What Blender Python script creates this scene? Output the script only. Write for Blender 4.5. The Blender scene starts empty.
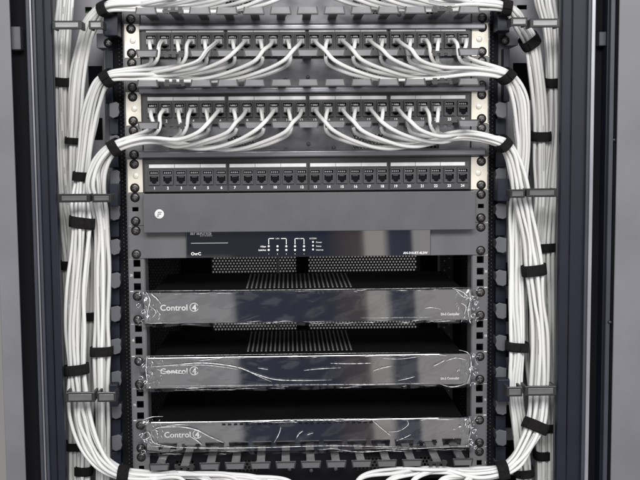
import bpy, math, random
from mathutils import Vector
random.seed(7)
S = bpy.context.scene
C = S.collection

# ------------------------------------------------------------------ camera
F, CX, CY, CZ, YAW, PITCH, ROLL = 1033.995, -27.3757, -1391.16, -159.64, 0.0301, 0.0923, -0.0076   # px, mm, rad
def basis():
    cy, sy, cp, sp = math.cos(YAW), math.sin(YAW), math.cos(PITCH), math.sin(PITCH)
    f = Vector((sy*cp, cy*cp, -sp)); r = Vector((cy, -sy, 0)); u = r.cross(f)
    c, s = math.cos(ROLL), math.sin(ROLL)
    return r*c + u*s, u*c - r*s, f
RT, UP, FW = basis()
def W(px, py, Y=0.0):
    """measured photo point at depth Y (mm) -> (X, Y, Z) in mm; used to take dimensions off the photograph"""
    d = FW + RT*((px-320)/F) + UP*((240-py)/F)
    t = (Y-CY)/d.y
    return (CX+d.x*t, Y, CZ+d.z*t)
cd = bpy.data.cameras.new("camera"); cam = bpy.data.objects.new("camera", cd); C.objects.link(cam)
cd.sensor_width = 36; cd.lens = 36*F/640; cd.clip_start = 0.05; cd.clip_end = 60
from mathutils import Matrix
cam.matrix_world = Matrix(((RT.x, UP.x, -FW.x, CX*.001), (RT.y, UP.y, -FW.y, CY*.001), (RT.z, UP.z, -FW.z, CZ*.001), (0, 0, 0, 1)))
S.camera = cam

# ------------------------------------------------------------------ world: the room in front of the cabinet, as soft bands of wall, doorway and ceiling
world = bpy.data.worlds.new("World"); S.world = world; world.use_nodes = True
nt = world.node_tree; N = nt.nodes; Lk = nt.links
for n in list(N): N.remove(n)
def wn(t, **k):
    n = N.new(t)
    for a, b in k.items(): setattr(n, a, b)
    return n
def wmath(op, a, b=None):
    n = wn('ShaderNodeMath', operation=op)
    for i, v in enumerate((a, b)):
        if v is None: continue
        if isinstance(v, (int, float)): n.inputs[i].default_value = v
        else: Lk.new(v, n.inputs[i])
    return n.outputs[0]
tc = wn('ShaderNodeTexCoord'); sep = wn('ShaderNodeSeparateXYZ'); Lk.new(tc.outputs['Generated'], sep.inputs[0])
dx, dy, dz = sep.outputs
fwd = wmath('MAXIMUM', wmath('MULTIPLY', dy, -1.0), 0.02)
noi = wn('ShaderNodeTexNoise'); noi.inputs['Scale'].default_value = 6; Lk.new(tc.outputs['Generated'], noi.inputs['Vector'])
tt = wmath('ADD', wmath('DIVIDE', dx, fwd), wmath('MULTIPLY', wmath('DIVIDE', dz, fwd), 0.05))
tpos = wmath('ADD', wmath('MULTIPLY', tt, 1.0), 0.5)
ramp = wn('ShaderNodeValToRGB'); Lk.new(tpos, ramp.inputs[0])
def tv(px): return (W(px, 300, -9)[0]-CX)/(-9-CY)+0.5-0.008
cr = ramp.color_ramp
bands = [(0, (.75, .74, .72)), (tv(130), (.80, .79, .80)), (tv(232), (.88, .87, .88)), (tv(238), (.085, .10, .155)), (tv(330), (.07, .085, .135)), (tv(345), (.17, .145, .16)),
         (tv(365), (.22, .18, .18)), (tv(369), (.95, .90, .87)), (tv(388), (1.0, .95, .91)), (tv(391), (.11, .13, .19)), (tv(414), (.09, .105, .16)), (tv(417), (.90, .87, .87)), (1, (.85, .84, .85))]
while len(cr.elements) < len(bands): cr.elements.new(0.5)
for e, (p, c) in zip(cr.elements, bands): e.position = max(0, min(1, p)); e.color = (*c, 1)
# ceiling / floor / behind the cabinet
up = wn('ShaderNodeMapRange'); up.inputs['From Min'].default_value = 0.12; up.inputs['From Max'].default_value = 0.3; Lk.new(dz, up.inputs[0])
mx = wn('ShaderNodeMix', data_type='RGBA'); Lk.new(up.outputs[0], mx.inputs['Factor']); Lk.new(ramp.outputs[0], mx.inputs['A']); mx.inputs['B'].default_value = (.54, .55, .585, 1)
dn = wn('ShaderNodeMapRange'); dn.inputs['From Min'].default_value = -0.35; dn.inputs['From Max'].default_value = -0.6; Lk.new(dz, dn.inputs[0])
mx2 = wn('ShaderNodeMix', data_type='RGBA'); Lk.new(dn.outputs[0], mx2.inputs['Factor']); Lk.new(mx.outputs['Result'], mx2.inputs['A']); mx2.inputs['B'].default_value = (.22, .21, .20, 1)
bk = wn('ShaderNodeMapRange'); bk.inputs['From Min'].default_value = 0.05; bk.inputs['From Max'].default_value = 0.25; Lk.new(dy, bk.inputs[0])
mx3 = wn('ShaderNodeMix', data_type='RGBA'); Lk.new(bk.outputs[0], mx3.inputs['Factor']); Lk.new(mx2.outputs['Result'], mx3.inputs['A']); mx3.inputs['B'].default_value = (.40, .38, .35, 1)
# pale left band darkened at the router's line of sight, shaped for its reflection
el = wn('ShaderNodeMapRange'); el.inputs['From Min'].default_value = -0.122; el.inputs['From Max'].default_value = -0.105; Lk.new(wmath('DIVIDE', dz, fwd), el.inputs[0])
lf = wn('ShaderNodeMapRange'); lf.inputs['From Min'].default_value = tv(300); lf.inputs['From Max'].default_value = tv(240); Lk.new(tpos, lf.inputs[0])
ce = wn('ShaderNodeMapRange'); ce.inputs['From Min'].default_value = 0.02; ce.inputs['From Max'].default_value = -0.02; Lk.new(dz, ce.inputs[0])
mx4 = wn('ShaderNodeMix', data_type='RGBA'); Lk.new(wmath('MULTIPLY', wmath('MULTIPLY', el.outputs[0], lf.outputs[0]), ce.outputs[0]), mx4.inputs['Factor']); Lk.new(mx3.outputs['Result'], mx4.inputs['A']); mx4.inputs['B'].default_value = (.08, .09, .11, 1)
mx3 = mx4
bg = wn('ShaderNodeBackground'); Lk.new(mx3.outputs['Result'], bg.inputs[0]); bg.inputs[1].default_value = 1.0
wo = wn('ShaderNodeOutputWorld'); Lk.new(bg.outputs[0], wo.inputs[0])

# ------------------------------------------------------------------ lamps: ceiling panels of the room
def area(name, loc, aim, sx, sy, power, col=(1, 1, 1)):
    l = bpy.data.lights.new(name, 'AREA'); l.shape = 'RECTANGLE'; l.size = sx; l.size_y = sy; l.energy = power; l.color = col
    o = bpy.data.objects.new(name, l); C.objects.link(o); o.location = loc
    o.rotation_euler = (Vector(aim)-Vector(loc)).to_track_quat('-Z', 'Y').to_euler()
    return o
area('ceiling_lamp', (-0.12, -2.1, 0.80), (0, 0, -0.25), 1.3, 0.6, 52, (1, .985, .955))
area('ceiling_lamp', (1.1, -1.9, 0.60), (-0.1, 0, -0.25), 0.7, 0.5, 13, (1, .98, .95))
S.view_settings.view_transform = 'Standard'; S.view_settings.look = 'None'; S.view_settings.gamma = 1; S.view_settings.exposure = 0.0
S.cycles.max_bounces = 8; S.cycles.transparent_max_bounces = 16

# ------------------------------------------------------------------ materials
def mat(name, col, rough=.5, metal=0, spec=.5, noise=0, nscale=60, bump=0, bscale=400, coat=0, ior=None, aniso=None, rnoise=0):
    m = bpy.data.materials.new(name); m.use_nodes = True; t = m.node_tree; b = t.nodes['Principled BSDF']
    b.inputs['Base Color'].default_value = (*col, 1); b.inputs['Roughness'].default_value = rough; b.inputs['Metallic'].default_value = metal
    b.inputs['Specular IOR Level'].default_value = spec; b.inputs['Coat Weight'].default_value = coat; b.inputs['Coat Roughness'].default_value = .05
    if ior: b.inputs['IOR'].default_value = ior
    tcn = t.nodes.new('ShaderNodeTexCoord')
    if noise or rnoise:
        n = t.nodes.new('ShaderNodeTexNoise'); n.inputs['Scale'].default_value = nscale; n.inputs['Detail'].default_value = 6; t.links.new(tcn.outputs['Object'], n.inputs['Vector'])
        mp = t.nodes.new('ShaderNodeMapping'); t.links.new(tcn.outputs['Object'], mp.inputs[0]); t.links.new(mp.outputs[0], n.inputs['Vector'])
        if aniso: mp.inputs['Scale'].default_value = aniso
    if noise:
        r = t.nodes.new('ShaderNodeMapRange'); r.inputs['From Min'].default_value = .3; r.inputs['From Max'].default_value = .7
        r.inputs['To Min'].default_value = 1-noise; r.inputs['To Max'].default_value = 1+noise; t.links.new(n.outputs['Fac'], r.inputs[0])
        x = t.nodes.new('ShaderNodeVectorMath'); x.operation = 'SCALE'; x.inputs[0].default_value = col; t.links.new(r.outputs[0], x.inputs['Scale'])
        t.links.new(x.outputs[0], b.inputs['Base Color'])
    if rnoise:
        r2 = t.nodes.new('ShaderNodeMapRange'); r2.inputs['From Min'].default_value = .3; r2.inputs['From Max'].default_value = .7
        r2.inputs['To Min'].default_value = max(0, rough-rnoise); r2.inputs['To Max'].default_value = rough+rnoise; t.links.new(n.outputs['Fac'], r2.inputs[0]); t.links.new(r2.outputs[0], b.inputs['Roughness'])
    if bump:
        n2 = t.nodes.new('ShaderNodeTexNoise'); n2.inputs['Scale'].default_value = bscale; n2.inputs['Detail'].default_value = 3; t.links.new(tcn.outputs['Object'], n2.inputs['Vector'])
        bp = t.nodes.new('ShaderNodeBump'); bp.inputs['Strength'].default_value = bump; bp.inputs['Distance'].default_value = .0006; t.links.new(n2.outputs['Fac'], bp.inputs['Height']); t.links.new(bp.outputs[0], b.inputs['Normal'])
    return m
M = {}
M['panel_grey'] = mat('pale_grey_powder_coat', (.235, .235, .265), .5, noise=.16, nscale=11, rnoise=.1, bump=.15, bscale=900)
M['slate'] = mat('slate_frame_paint', (.010, .0115, .021), .42, spec=.25, noise=.12, nscale=20, bump=.1, bscale=900)
M['slate_light'] = mat('slate_frame_paint_pale', (.036, .039, .053), .4, spec=.35, noise=.12, nscale=20)
M['wall'] = mat('pale_room_wall', (.34, .335, .325), .7)
M['side'] = mat('side_panel_powder_coat', (.138, .138, .155), .5, noise=.13, nscale=9, bump=.15, bscale=900, rnoise=.1)
M['alu'] = mat('aluminium_trim', (.30, .30, .33), .35, metal=.6, noise=.12, nscale=14)
M['black'] = mat('black_void_paint', (.006, .006, .008), .8, spec=.12)
M['blackpl'] = mat('black_plastic', (.017, .017, .019), .42, noise=.2, nscale=50)
M['jackpl'] = mat('jack_black_plastic', (.045, .045, .050), .38)
M['rail'] = mat('rail_grey_paint', (.115, .115, .122), .45, noise=.14, nscale=40, bump=.1, bscale=900)
M['bracket'] = mat('bracket_grey_paint', (.10, .10, .107), .42, noise=.14, nscale=18, bump=.12, bscale=900, aniso=(1, 1, .3))
M['blank'] = mat('blanking_plate_paint', (.080, .081, .091), .34, noise=.05, nscale=30, bump=.25, bscale=1800, rnoise=.04)
M['mgr'] = mat('manager_steel', (.12, .12, .13), .33, metal=.35, noise=.35, nscale=22, aniso=(1, 1, 2), rnoise=.12)
M['bar'] = mat('manager_bar_paint', (.27, .27, .295), .27, metal=.5, noise=.15, nscale=16, rnoise=.08, aniso=(.3, 1, 2))
M['fing'] = mat('finger_plastic', (.07, .07, .074), .38, noise=.15, nscale=40)
M['fingtip'] = mat('finger_tip_plastic', (.155, .155, .165), .35, noise=.15, nscale=60)
M['tab'] = mat('duct_tab_grey', (.070, .072, .083), .5, noise=.14, nscale=30)
M['cream'] = mat('cream_zinc_ear', (.72, .68, .60), .28, metal=.35, noise=.1, nscale=30, rnoise=.08)
M['white'] = mat('white_print', (.80, .80, .80), .5)
M['label'] = mat('label_paper', (.70, .70, .71), .35, noise=.08, nscale=80)
M['dullprint'] = mat('dull_print', (.33, .33, .34), .5)
M['velcro'] = mat('hook_and_loop_black', (.009, .008, .009), .95, spec=.2, noise=.3, nscale=300, bump=.9, bscale=1400)
M['screw'] = mat('black_oxide_screw', (.012, .011, .011), .32, spec=.6)
M['screwx'] = mat('screw_recess_glint', (.16, .15, .15), .3, metal=.6)  # grey painted for the highlights along the cross recess
M['gloss'] = mat('gloss_black_acrylic', (.010, .010, .012), .022, spec=.5, ior=2.75)
M['gloss2'] = mat('gloss_black_glass', (.006, .006, .007), .02, ior=2.75)
M['body'] = mat('black_chassis_steel', (.006, .006, .0063), .75, spec=.12, noise=.15, nscale=30)
M['rib'] = mat('vent_rib_steel', (.19, .185, .185), .4)
M['crease'] = mat('creased_plastic_glint', (.80, .80, .82), .22)  # white of stressed folds, also painted in place of highlights
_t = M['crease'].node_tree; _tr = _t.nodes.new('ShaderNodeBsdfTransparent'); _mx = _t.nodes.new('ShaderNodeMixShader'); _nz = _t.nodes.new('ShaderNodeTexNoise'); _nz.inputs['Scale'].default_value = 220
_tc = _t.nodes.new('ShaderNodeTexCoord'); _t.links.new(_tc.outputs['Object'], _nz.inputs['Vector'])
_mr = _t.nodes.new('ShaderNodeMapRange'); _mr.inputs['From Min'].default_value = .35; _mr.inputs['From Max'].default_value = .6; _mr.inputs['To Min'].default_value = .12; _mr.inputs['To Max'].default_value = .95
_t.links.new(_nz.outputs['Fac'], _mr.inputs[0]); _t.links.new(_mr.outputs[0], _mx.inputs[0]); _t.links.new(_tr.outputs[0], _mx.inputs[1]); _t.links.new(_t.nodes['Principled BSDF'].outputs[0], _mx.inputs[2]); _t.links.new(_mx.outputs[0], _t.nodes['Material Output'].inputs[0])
M['clip'] = mat('retainer_smoke_plastic', (.014, .014, .015), .25, noise=.2, nscale=60)
M['clipmid'] = mat('retainer_mid_plastic', (.10, .10, .103), .25, noise=.2, nscale=60)
M['clipface'] = mat('retainer_pale_plastic', (.27, .27, .275), .25, noise=.2, nscale=60)
M['gold'] = mat('contact_gold', (.55, .40, .15), .3, metal=1)
M['green'] = mat('green_board', (.04, .12, .05), .5)
def film_mat():
    m = bpy.data.materials.new('clear_protective_film'); m.use_nodes = True; t = m.node_tree; n = t.nodes; n.clear()
    tr = n.new('ShaderNodeBsdfTransparent'); tr.inputs[0].default_value = (.97, .97, .97, 1)
    gl = n.new('ShaderNodeBsdfGlossy'); gl.inputs['Roughness'].default_value = .09; gl.inputs[0].default_value = (.95, .95, 1, 1)
    fr = n.new('ShaderNodeFresnel'); fr.inputs[0].default_value = 1.5
    mr = n.new('ShaderNodeMath'); mr.operation = 'MULTIPLY'; mr.inputs[1].default_value = 1.15
    tcn = n.new('ShaderNodeTexCoord'); nz = n.new('ShaderNodeTexNoise'); nz.inputs['Scale'].default_value = 16; nz.inputs['Detail'].default_value = 4; nz.inputs['Distortion'].default_value = 1.2
    bp = n.new('ShaderNodeBump'); bp.inputs['Strength'].default_value = .18; bp.inputs['Distance'].default_value = .002
    mp = n.new('ShaderNodeMapping'); mp.inputs['Scale'].default_value = (.7, 1, 1.6)
    mix = n.new('ShaderNodeMixShader'); out = n.new('ShaderNodeOutputMaterial'); l = t.links.new
    l(tcn.outputs['Object'], mp.inputs[0]); l(mp.outputs[0], nz.inputs['Vector']); l(nz.outputs['Fac'], bp.inputs['Height']); l(bp.outputs[0], gl.inputs['Normal'])
    l(fr.outputs[0], mr.inputs[0]); l(mr.outputs[0], mix.inputs[0]); l(tr.outputs[0], mix.inputs[1]); l(gl.outputs[0], mix.inputs[2]); l(mix.outputs[0], out.inputs[0])
    return m
M['film'] = film_mat()
def plug_mat():
    m = bpy.data.materials.new('clear_plug_plastic'); m.use_nodes = True; t = m.node_tree; b = t.nodes['Principled BSDF']
    b.inputs['Base Color'].default_value = (.62, .62, .63, 1); b.inputs['Roughness'].default_value = .15
    tr = t.nodes.new('ShaderNodeBsdfTransparent'); mix = t.nodes.new('ShaderNodeMixShader'); mix.inputs[0].default_value = .62
    o = t.nodes['Material Output']; t.links.new(tr.outputs[0], mix.inputs[1]); t.links.new(b.outputs[0], mix.inputs[2]); t.links.new(mix.outputs[0], o.inputs[0])
    return m
M['plug'] = plug_mat()
def mesh_mat(name, pitch, rad, col):
    """perforated steel: staggered round holes cut by transparency"""
    m = bpy.data.materials.new(name); m.use_nodes = True; t = m.node_tree; n = t.nodes; l = t.links.new; b = n['Principled BSDF']
    b.inputs['Base Color'].default_value = (*col, 1); b.inputs['Roughness'].default_value = .5
    tcn = n.new('ShaderNodeTexCoord'); sp = n.new('ShaderNodeSeparateXYZ'); l(tcn.outputs['Object'], sp.inputs[0])
    def mth(op, a, b2=None, c=None):
        q = n.new('ShaderNodeMath'); q.operation = op
        for i, v in enumerate((a, b2, c)):
            if v is None: continue
            if isinstance(v, (int, float)): q.inputs[i].default_value = v
            else: l(v, q.inputs[i])
        return q.outputs[0]
    ph = pitch*math.sqrt(3)
    def dist(ox, oz):
        x = mth('ADD', sp.outputs[0], 50*pitch+ox); z = mth('ADD', sp.outputs[2], 50*ph+oz)
        fx = mth('SUBTRACT', mth('FLOORED_MODULO', x, pitch), pitch/2); fz = mth('SUBTRACT', mth('FLOORED_MODULO', z, ph), ph/2)
        return mth('SQRT', mth('ADD', mth('MULTIPLY', fx, fx), mth('MULTIPLY', fz, fz)))
    d = mth('MINIMUM', dist(0, 0), dist(pitch/2, ph/2))
    hole = mth('LESS_THAN', d, rad)
    tr = n.new('ShaderNodeBsdfTransparent'); mix = n.new('ShaderNodeMixShader'); l(hole, mix.inputs[0]); l(b.outputs[0], mix.inputs[1]); l(tr.outputs[0], mix.inputs[2]); l(mix.outputs[0], n['Material Output'].inputs[0])
    return m
M['mesh'] = mesh_mat('perforated_black_steel', .0063, .0019, (.012, .012, .013))
def cable_mat():
    """white PVC jacket with a faint line of illegible jacket print running along one side"""
    m = bpy.data.materials.new('white_cable_jacket'); m.use_nodes = True; t = m.node_tree; n = t.nodes; l = t.links.new; b = n['Principled BSDF']
    b.inputs['Roughness'].default_value = .38
    uv = n.new('ShaderNodeUVMap'); sp = n.new('ShaderNodeSeparateXYZ'); l(uv.outputs[0], sp.inputs[0])
    oi = n.new('ShaderNodeObjectInfo')
    def mth(op, a, b2=None):
        q = n.new('ShaderNodeMath'); q.operation = op
        for i, v in enumerate((a, b2)):
            if v is None: continue
            if isinstance(v, (int, float)): q.inputs[i].default_value = v
            else: l(v, q.inputs[i])
        return q.outputs[0]
    ang = mth('FRACT', mth('ADD', sp.outputs[1], oi.outputs['Random']))
    near = mth('LESS_THAN', mth('ABSOLUTE', mth('SUBTRACT', ang, .5)), .055)
    nz = n.new('ShaderNodeTexNoise'); nz.noise_dimensions = '2D'; nz.inputs['Scale'].default_value = 800; nz.inputs['Detail'].default_value = 1
    l(uv.outputs[0], nz.inputs['Vector'])
    ink = mth('GREATER_THAN', nz.outputs['Fac'], .5)
    nz2 = n.new('ShaderNodeTexNoise'); nz2.noise_dimensions = '1D'; nz2.inputs['Scale'].default_value = 9; l(mth('ADD', sp.outputs[0], mth('MULTIPLY', oi.outputs['Random'], 50)), nz2.inputs['W'])
    gate = mth('GREATER_THAN', nz2.outputs['Fac'], .5)
    fac = mth('MULTIPLY', mth('MULTIPLY', mth('MULTIPLY', near, ink), gate), .92)
    mix = n.new('ShaderNodeMix'); mix.data_type = 'RGBA'; l(fac, mix.inputs['Factor'])
    tint = n.new('ShaderNodeMix'); tint.data_type = 'RGBA'; l(oi.outputs['Random'], tint.inputs['Factor']); tint.inputs['A'].default_value = (.70, .705, .705, 1); tint.inputs['B'].default_value = (.57, .572, .57, 1)
    l(tint.outputs['Result'], mix.inputs['A']); mix.inputs['B'].default_value = (.09, .09, .10, 1)
    l(mix.outputs['Result'], b.inputs['Base Color'])
    return m
M['cable'] = cable_mat()

# ------------------------------------------------------------------ builders (all sizes in mm; scene in metres)
WL = {}
def wloc(o): return WL.get(o.name, Vector((0, 0, 0)))
def tag(o, label=None, cat=None, group=None, kind=None):
    if label: o['label'] = label
    if cat: o['category'] = cat
    if group: o['group'] = group
    if kind: o['kind'] = kind
    return o
def thing(name, label, cat, loc=(0, 0, 0), group=None):
    o = bpy.data.objects.new(name, None); C.objects.link(o); o.empty_display_size = .02
    o.location = Vector(loc)*.001; WL[o.name] = Vector(loc)*.001
    return tag(o, label, cat, group)
def link(name, me, parent=None, world=(0, 0, 0)):
    o = bpy.data.objects.new(name, me); C.objects.link(o); w = Vector(world)
    WL[o.name] = w
    if parent: o.parent = parent; o.location = w-wloc(parent)
    else: o.location = w
    return o
class MB:
    def __init__(s): s.v = []; s.f = []; s.sm = []; s.uv = {}
    def add(s, vs, fs, smooth=False):
        b = len(s.v); s.v += [tuple(p) for p in vs]; s.f += [tuple(i+b for i in f) for f in fs]; s.sm += [smooth]*len(fs); return s
    def box(s, x0, x1, y0, y1, z0, z1):
        x0, x1 = min(x0, x1), max(x0, x1); y0, y1 = min(y0, y1), max(y0, y1); z0, z1 = min(z0, z1), max(z0, z1)
        return s.add([(x0, y0, z0), (x1, y0, z0), (x1, y1, z0), (x0, y1, z0), (x0, y0, z1), (x1, y0, z1), (x1, y1, z1), (x0, y1, z1)],
                     [(0, 1, 5, 4), (1, 2, 6, 5), (2, 3, 7, 6), (3, 0, 4, 7), (4, 5, 6, 7), (3, 2, 1, 0)])
    def hexa(s, a, b):   # a, b: four corners front / back (CCW seen from the front)
        return s.add(list(a)+list(b), [(0, 1, 2, 3), (7, 6, 5, 4), (0, 4, 5, 1), (1, 5, 6, 2), (2, 6, 7, 3), (3, 7, 4, 0)])
    def prism_y(s, poly, y0, y1):   # poly in (x,z) CCW seen from -Y
        n = len(poly); v = [(x, y0, z) for x, z in poly]+[(x, y1, z) for x, z in poly]
        return s.add(v, [tuple(range(n)), tuple(range(2*n-1, n-1, -1))]+[(i, i+n, (i+1) % n+n, (i+1) % n) for i in range(n)])
    def prism_z(s, poly, z0, z1):   # poly in (x,y)
        n = len(poly); v = [(x, y, z0) for x, y in poly]+[(x, y, z1) for x, y in poly]
        return s.add(v, [tuple(range(n-1, -1, -1)), tuple(range(n, 2*n))]+[(i, (i+1) % n, (i+1) % n+n, i+n) for i in range(n)])
    def plate(s, x0, x1, z0, z1, y0, y1, holes=()):   # flat plate facing -Y with real rectangular holes
        xs = sorted({x0, x1, *[h[0] for h in holes], *[h[1] for h in holes]}); zs = sorted({z0, z1, *[h[2] for h in holes], *[h[3] for h in holes]})
        xs = [x for x in xs if x0 <= x <= x1]; zs = [z for z in zs if z0 <= z <= z1]
        def solid(i, j):
            if i < 0 or j < 0 or i >= len(xs)-1 or j >= len(zs)-1: return False
            cx, cz = (xs[i]+xs[i+1])/2, (zs[j]+zs[j+1])/2
            return not any(h[0] < cx < h[1] and h[2] < cz < h[3] for h in holes)
        for i in range(len(xs)-1):
            for j in range(len(zs)-1):
                if not solid(i, j): continue
                a, b, c, d = xs[i], xs[i+1], zs[j], zs[j+1]
                v = [(a, y0, c), (b, y0, c), (b, y0, d), (a, y0, d), (a, y1, c), (b, y1, c), (b, y1, d), (a, y1, d)]
                f = [(0, 1, 2, 3), (7, 6, 5, 4)]
                if not solid(i-1, j): f.append((0, 3, 7, 4))
                if not solid(i+1, j): f.append((1, 5, 6, 2))
                if not solid(i, j-1): f.append((0, 4, 5, 1))
                if not solid(i, j+1): f.append((3, 2, 6, 7))
                s.add(v, f)
        return s
    def lathe_y(s, cx, cz, prof, n=20):   # prof: list of (radius, y) around an axis along Y
        v = []; f = []
        for r, y in prof:
            for k in range(n):
                a = 2*math.pi*k/n; v.append((cx+r*math.cos(a), y, cz+r*math.sin(a)))
        for i in range(len(prof)-1):
            for k in range(n):
                f.append((i*n+k, i*n+(k+1) % n, (i+1)*n+(k+1) % n, (i+1)*n+k))
        f.append(tuple(range((len(prof)-1)*n, len(prof)*n)))
        return s.add(v, f, True)
    def tube(s, pts, r, n=8, uv=False, cap=True):
        pts = [Vector(p) for p in pts]; v = []; f = []; m = len(pts)
        T = [(pts[min(i+1, m-1)]-pts[max(i-1, 0)]).normalized() for i in range(m)]
        ref = Vector((0, -1, 0)) if abs(T[0].y) < .9 else Vector((0, 0, 1))
        nrm = (ref-T[0]*ref.dot(T[0])).normalized(); L = 0; Ls = []
        for i in range(m):
            nrm = (nrm-T[i]*nrm.dot(T[i])).normalized(); bi = T[i].cross(nrm)
            if i: L += (pts[i]-pts[i-1]).length
            Ls.append(L); rr = r[i] if isinstance(r, (list, tuple)) else r
            for k in range(n):
                a = 2*math.pi*k/n; v.append(pts[i]+nrm*(math.cos(a)*rr)+bi*(math.sin(a)*rr))
        base = len(s.f)
        for i in range(m-1):
            for k in range(n): f.append((i*n+k, i*n+(k+1) % n, (i+1)*n+(k+1) % n, (i+1)*n+k))
        nf = len(f)
        if cap: f += [tuple(range(n-1, -1, -1)), tuple(range((m-1)*n, m*n))]
        s.add(v, f, True)
        if uv:
            for q in range(nf):
                i, k = divmod(q, n)
                s.uv[base+q] = [(Ls[i]*.001, k/n), (Ls[i]*.001, (k+1)/n), (Ls[i+1]*.001, (k+1)/n), (Ls[i+1]*.001, k/n)]
        return s
    def text(s, txt, x, z, size, y, align='LEFT', bold=0, sx=1):
        cu = bpy.data.curves.new('t', 'FONT'); cu.body = txt; cu.size = size; cu.align_x = align; cu.offset = bold; cu.resolution_u = 3
        o = bpy.data.objects.new('t', cu); C.objects.link(o); bpy.context.view_layer.update()
        me = o.evaluated_get(bpy.context.evaluated_depsgraph_get()).to_mesh()
        s.add([(x+p.co.x*sx, y, z+p.co.y) for p in me.vertices], [tuple(p.vertices) for p in me.polygons])
        o.to_mesh_clear() if hasattr(o, 'to_mesh_clear') else None
        bpy.data.objects.remove(o); bpy.data.curves.remove(cu); return s
    def mesh(s, name, material, center=True):
        xs, ys, zs = zip(*s.v); c = Vector(((min(xs)+max(xs))/2, (min(ys)+max(ys))/2, (min(zs)+max(zs))/2)) if center else Vector((0, 0, 0))
        me = bpy.data.meshes.new(name); me.from_pydata([(Vector(p)-c)*.001 for p in s.v], [], s.f)
        me.polygons.foreach_set('use_smooth', s.sm)
        if s.uv:
            ul = me.uv_layers.new(name='UVMap')
            for pi, uvs in s.uv.items():
                for li, q in zip(me.polygons[pi].loop_indices, uvs): ul.data[li].uv = q
        me.materials.append(material); me.update(); return me, c*.001
    def build(s, name, material, parent=None, bevel=0, seg=2):
        me, c = s.mesh(name, material); o = link(name, me, parent, c)
        if bevel:
            b = o.modifiers.new('bevel', 'BEVEL'); b.width = bevel*.001; b.segments = seg; b.limit_method = 'ANGLE'; b.angle_limit = .6
        return o

U = 44.45
def ut(i): return -U*i            # top of rack unit i (0 = the unit of the topmost visible patch panel)
HOLES = (6.35, 22.225, 38.1)
HX = 232.55
def proto(build_fn, material):
    mb = MB(); build_fn(mb); me, c = mb.mesh('proto', material, center=False); return me

# shared meshes ------------------------------------------------------
def _screw(mb):
    mb.lathe_y(0, 0, [(6.3, 0), (6.3, -.6), (5.5, -.75), (5.3, -1.3), (4.5, -1.9), (3.0, -2.25), (.05, -2.35)], 24)
screw_me = proto(_screw, M['screw']); screw_me.name = 'screw'
def _sx(mb):
    for a in (0, 1):
        if a: mb.box(-3.0, 3.0, -2.5, -2.0, -.5, .5)
        else: mb.box(-.5, .5, -2.48, -2.0, -3.0, 3.0)
screwx_me = proto(_sx, M['screwx']); screwx_me.name = 'cross_recess'
def screw(parent, x, z, y):
    o = link('screw', screw_me, parent, Vector((x, y, z))*.001)
    a = random.uniform(0, math.pi)
    q = link('cross_recess', screwx_me, o, Vector((x, y, z))*.001); q.rotation_euler = (0, a, 0)
    return o

# ------------------------------------------------------------------ cabinet
cab = thing('network_cabinet', 'open dark slate steel network cabinet holding all the rack equipment and white cables', 'cabinet', (0, 300, -760))
ZT, ZB = 150, -760
def xl(px, Y=-80): return W(px, 240, Y)[0]
def post(name, px0, px1, y0, y1, m, bev=1.2):
    y0 += 28; y1 += 28
    a, b = xl(px0, y0), xl(px1, y0)
    return MB().box(a, b, y0, y1, ZB, ZT).build(name, M[m], cab, bev)
# left front edge: outer panel, groove, trim strips, inner post
post('side_panel', -2.4, 17.5, -82, -78, 'side')
post('groove', 17.5, 34, -50, -40, 'black', 0)
post('trim_strip', 33, 36.2, -84, -45, 'slate_light')
post('trim_strip', 36.4, 38.8, -80, -45, 'alu', .5)
post('trim_strip', 39.2, 42.2, -87, -45, 'slate_light')
post('front_post', 42.4, 50.3, -82, -72, 'slate')
post('front_post', 50.5, 58.3, -88, -76, 'slate', 2)
# right front edge
post('trim_strip', 556.6, 559.2, -75, -70, 'tab', .5)
post('front_post', 559.5, 569.3, -88, -76, 'slate', 2)
post('front_post', 569.6, 584.5, -80, -70, 'slate')
post('trim_strip', 584.8, 588.2, -86, -45, 'slate_light')
post('trim_strip', 588.4, 592.3, -88, -45, 'alu')
post('groove', 591.5, 606, -50, -40, 'black', 0)
post('trim_strip', 603.6, 606.6, -72, -40, 'slate')
post('trim_strip', 607.0, 611.6, -80, -40, 'slate_light')
post('trim_strip', 612.0, 615.0, -74, -40, 'black')
post('side_panel', 615.2, 700, -82, -78, 'side')
# small catches in the grooves
a = W(12, 27, -34); b = W(22, 50, -34); MB().box(a[0], b[0], -40, -12, b[2], a[2]).build('door_catch', M['tab'], cab, 1)
a = W(598.5, 32, -34); b = W(605.5, 46, -34); MB().box(a[0], b[0], -38, -12, b[2], a[2]).build('door_catch', M['slate_light'], cab, 1)
a = W(614, 140, -46); MB().lathe_y(a[0], a[2], [(2.4, -46.1), (2.2, -48), (.1, -48.2)], 14).build('side_bolt', M['screw'], cab)
a = W(609.5, 322, -52); MB().lathe_y(a[0], a[2], [(2.4, -52.1), (2.2, -54), (.1, -54.2)], 14).build('side_bolt', M['screw'], cab)
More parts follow.
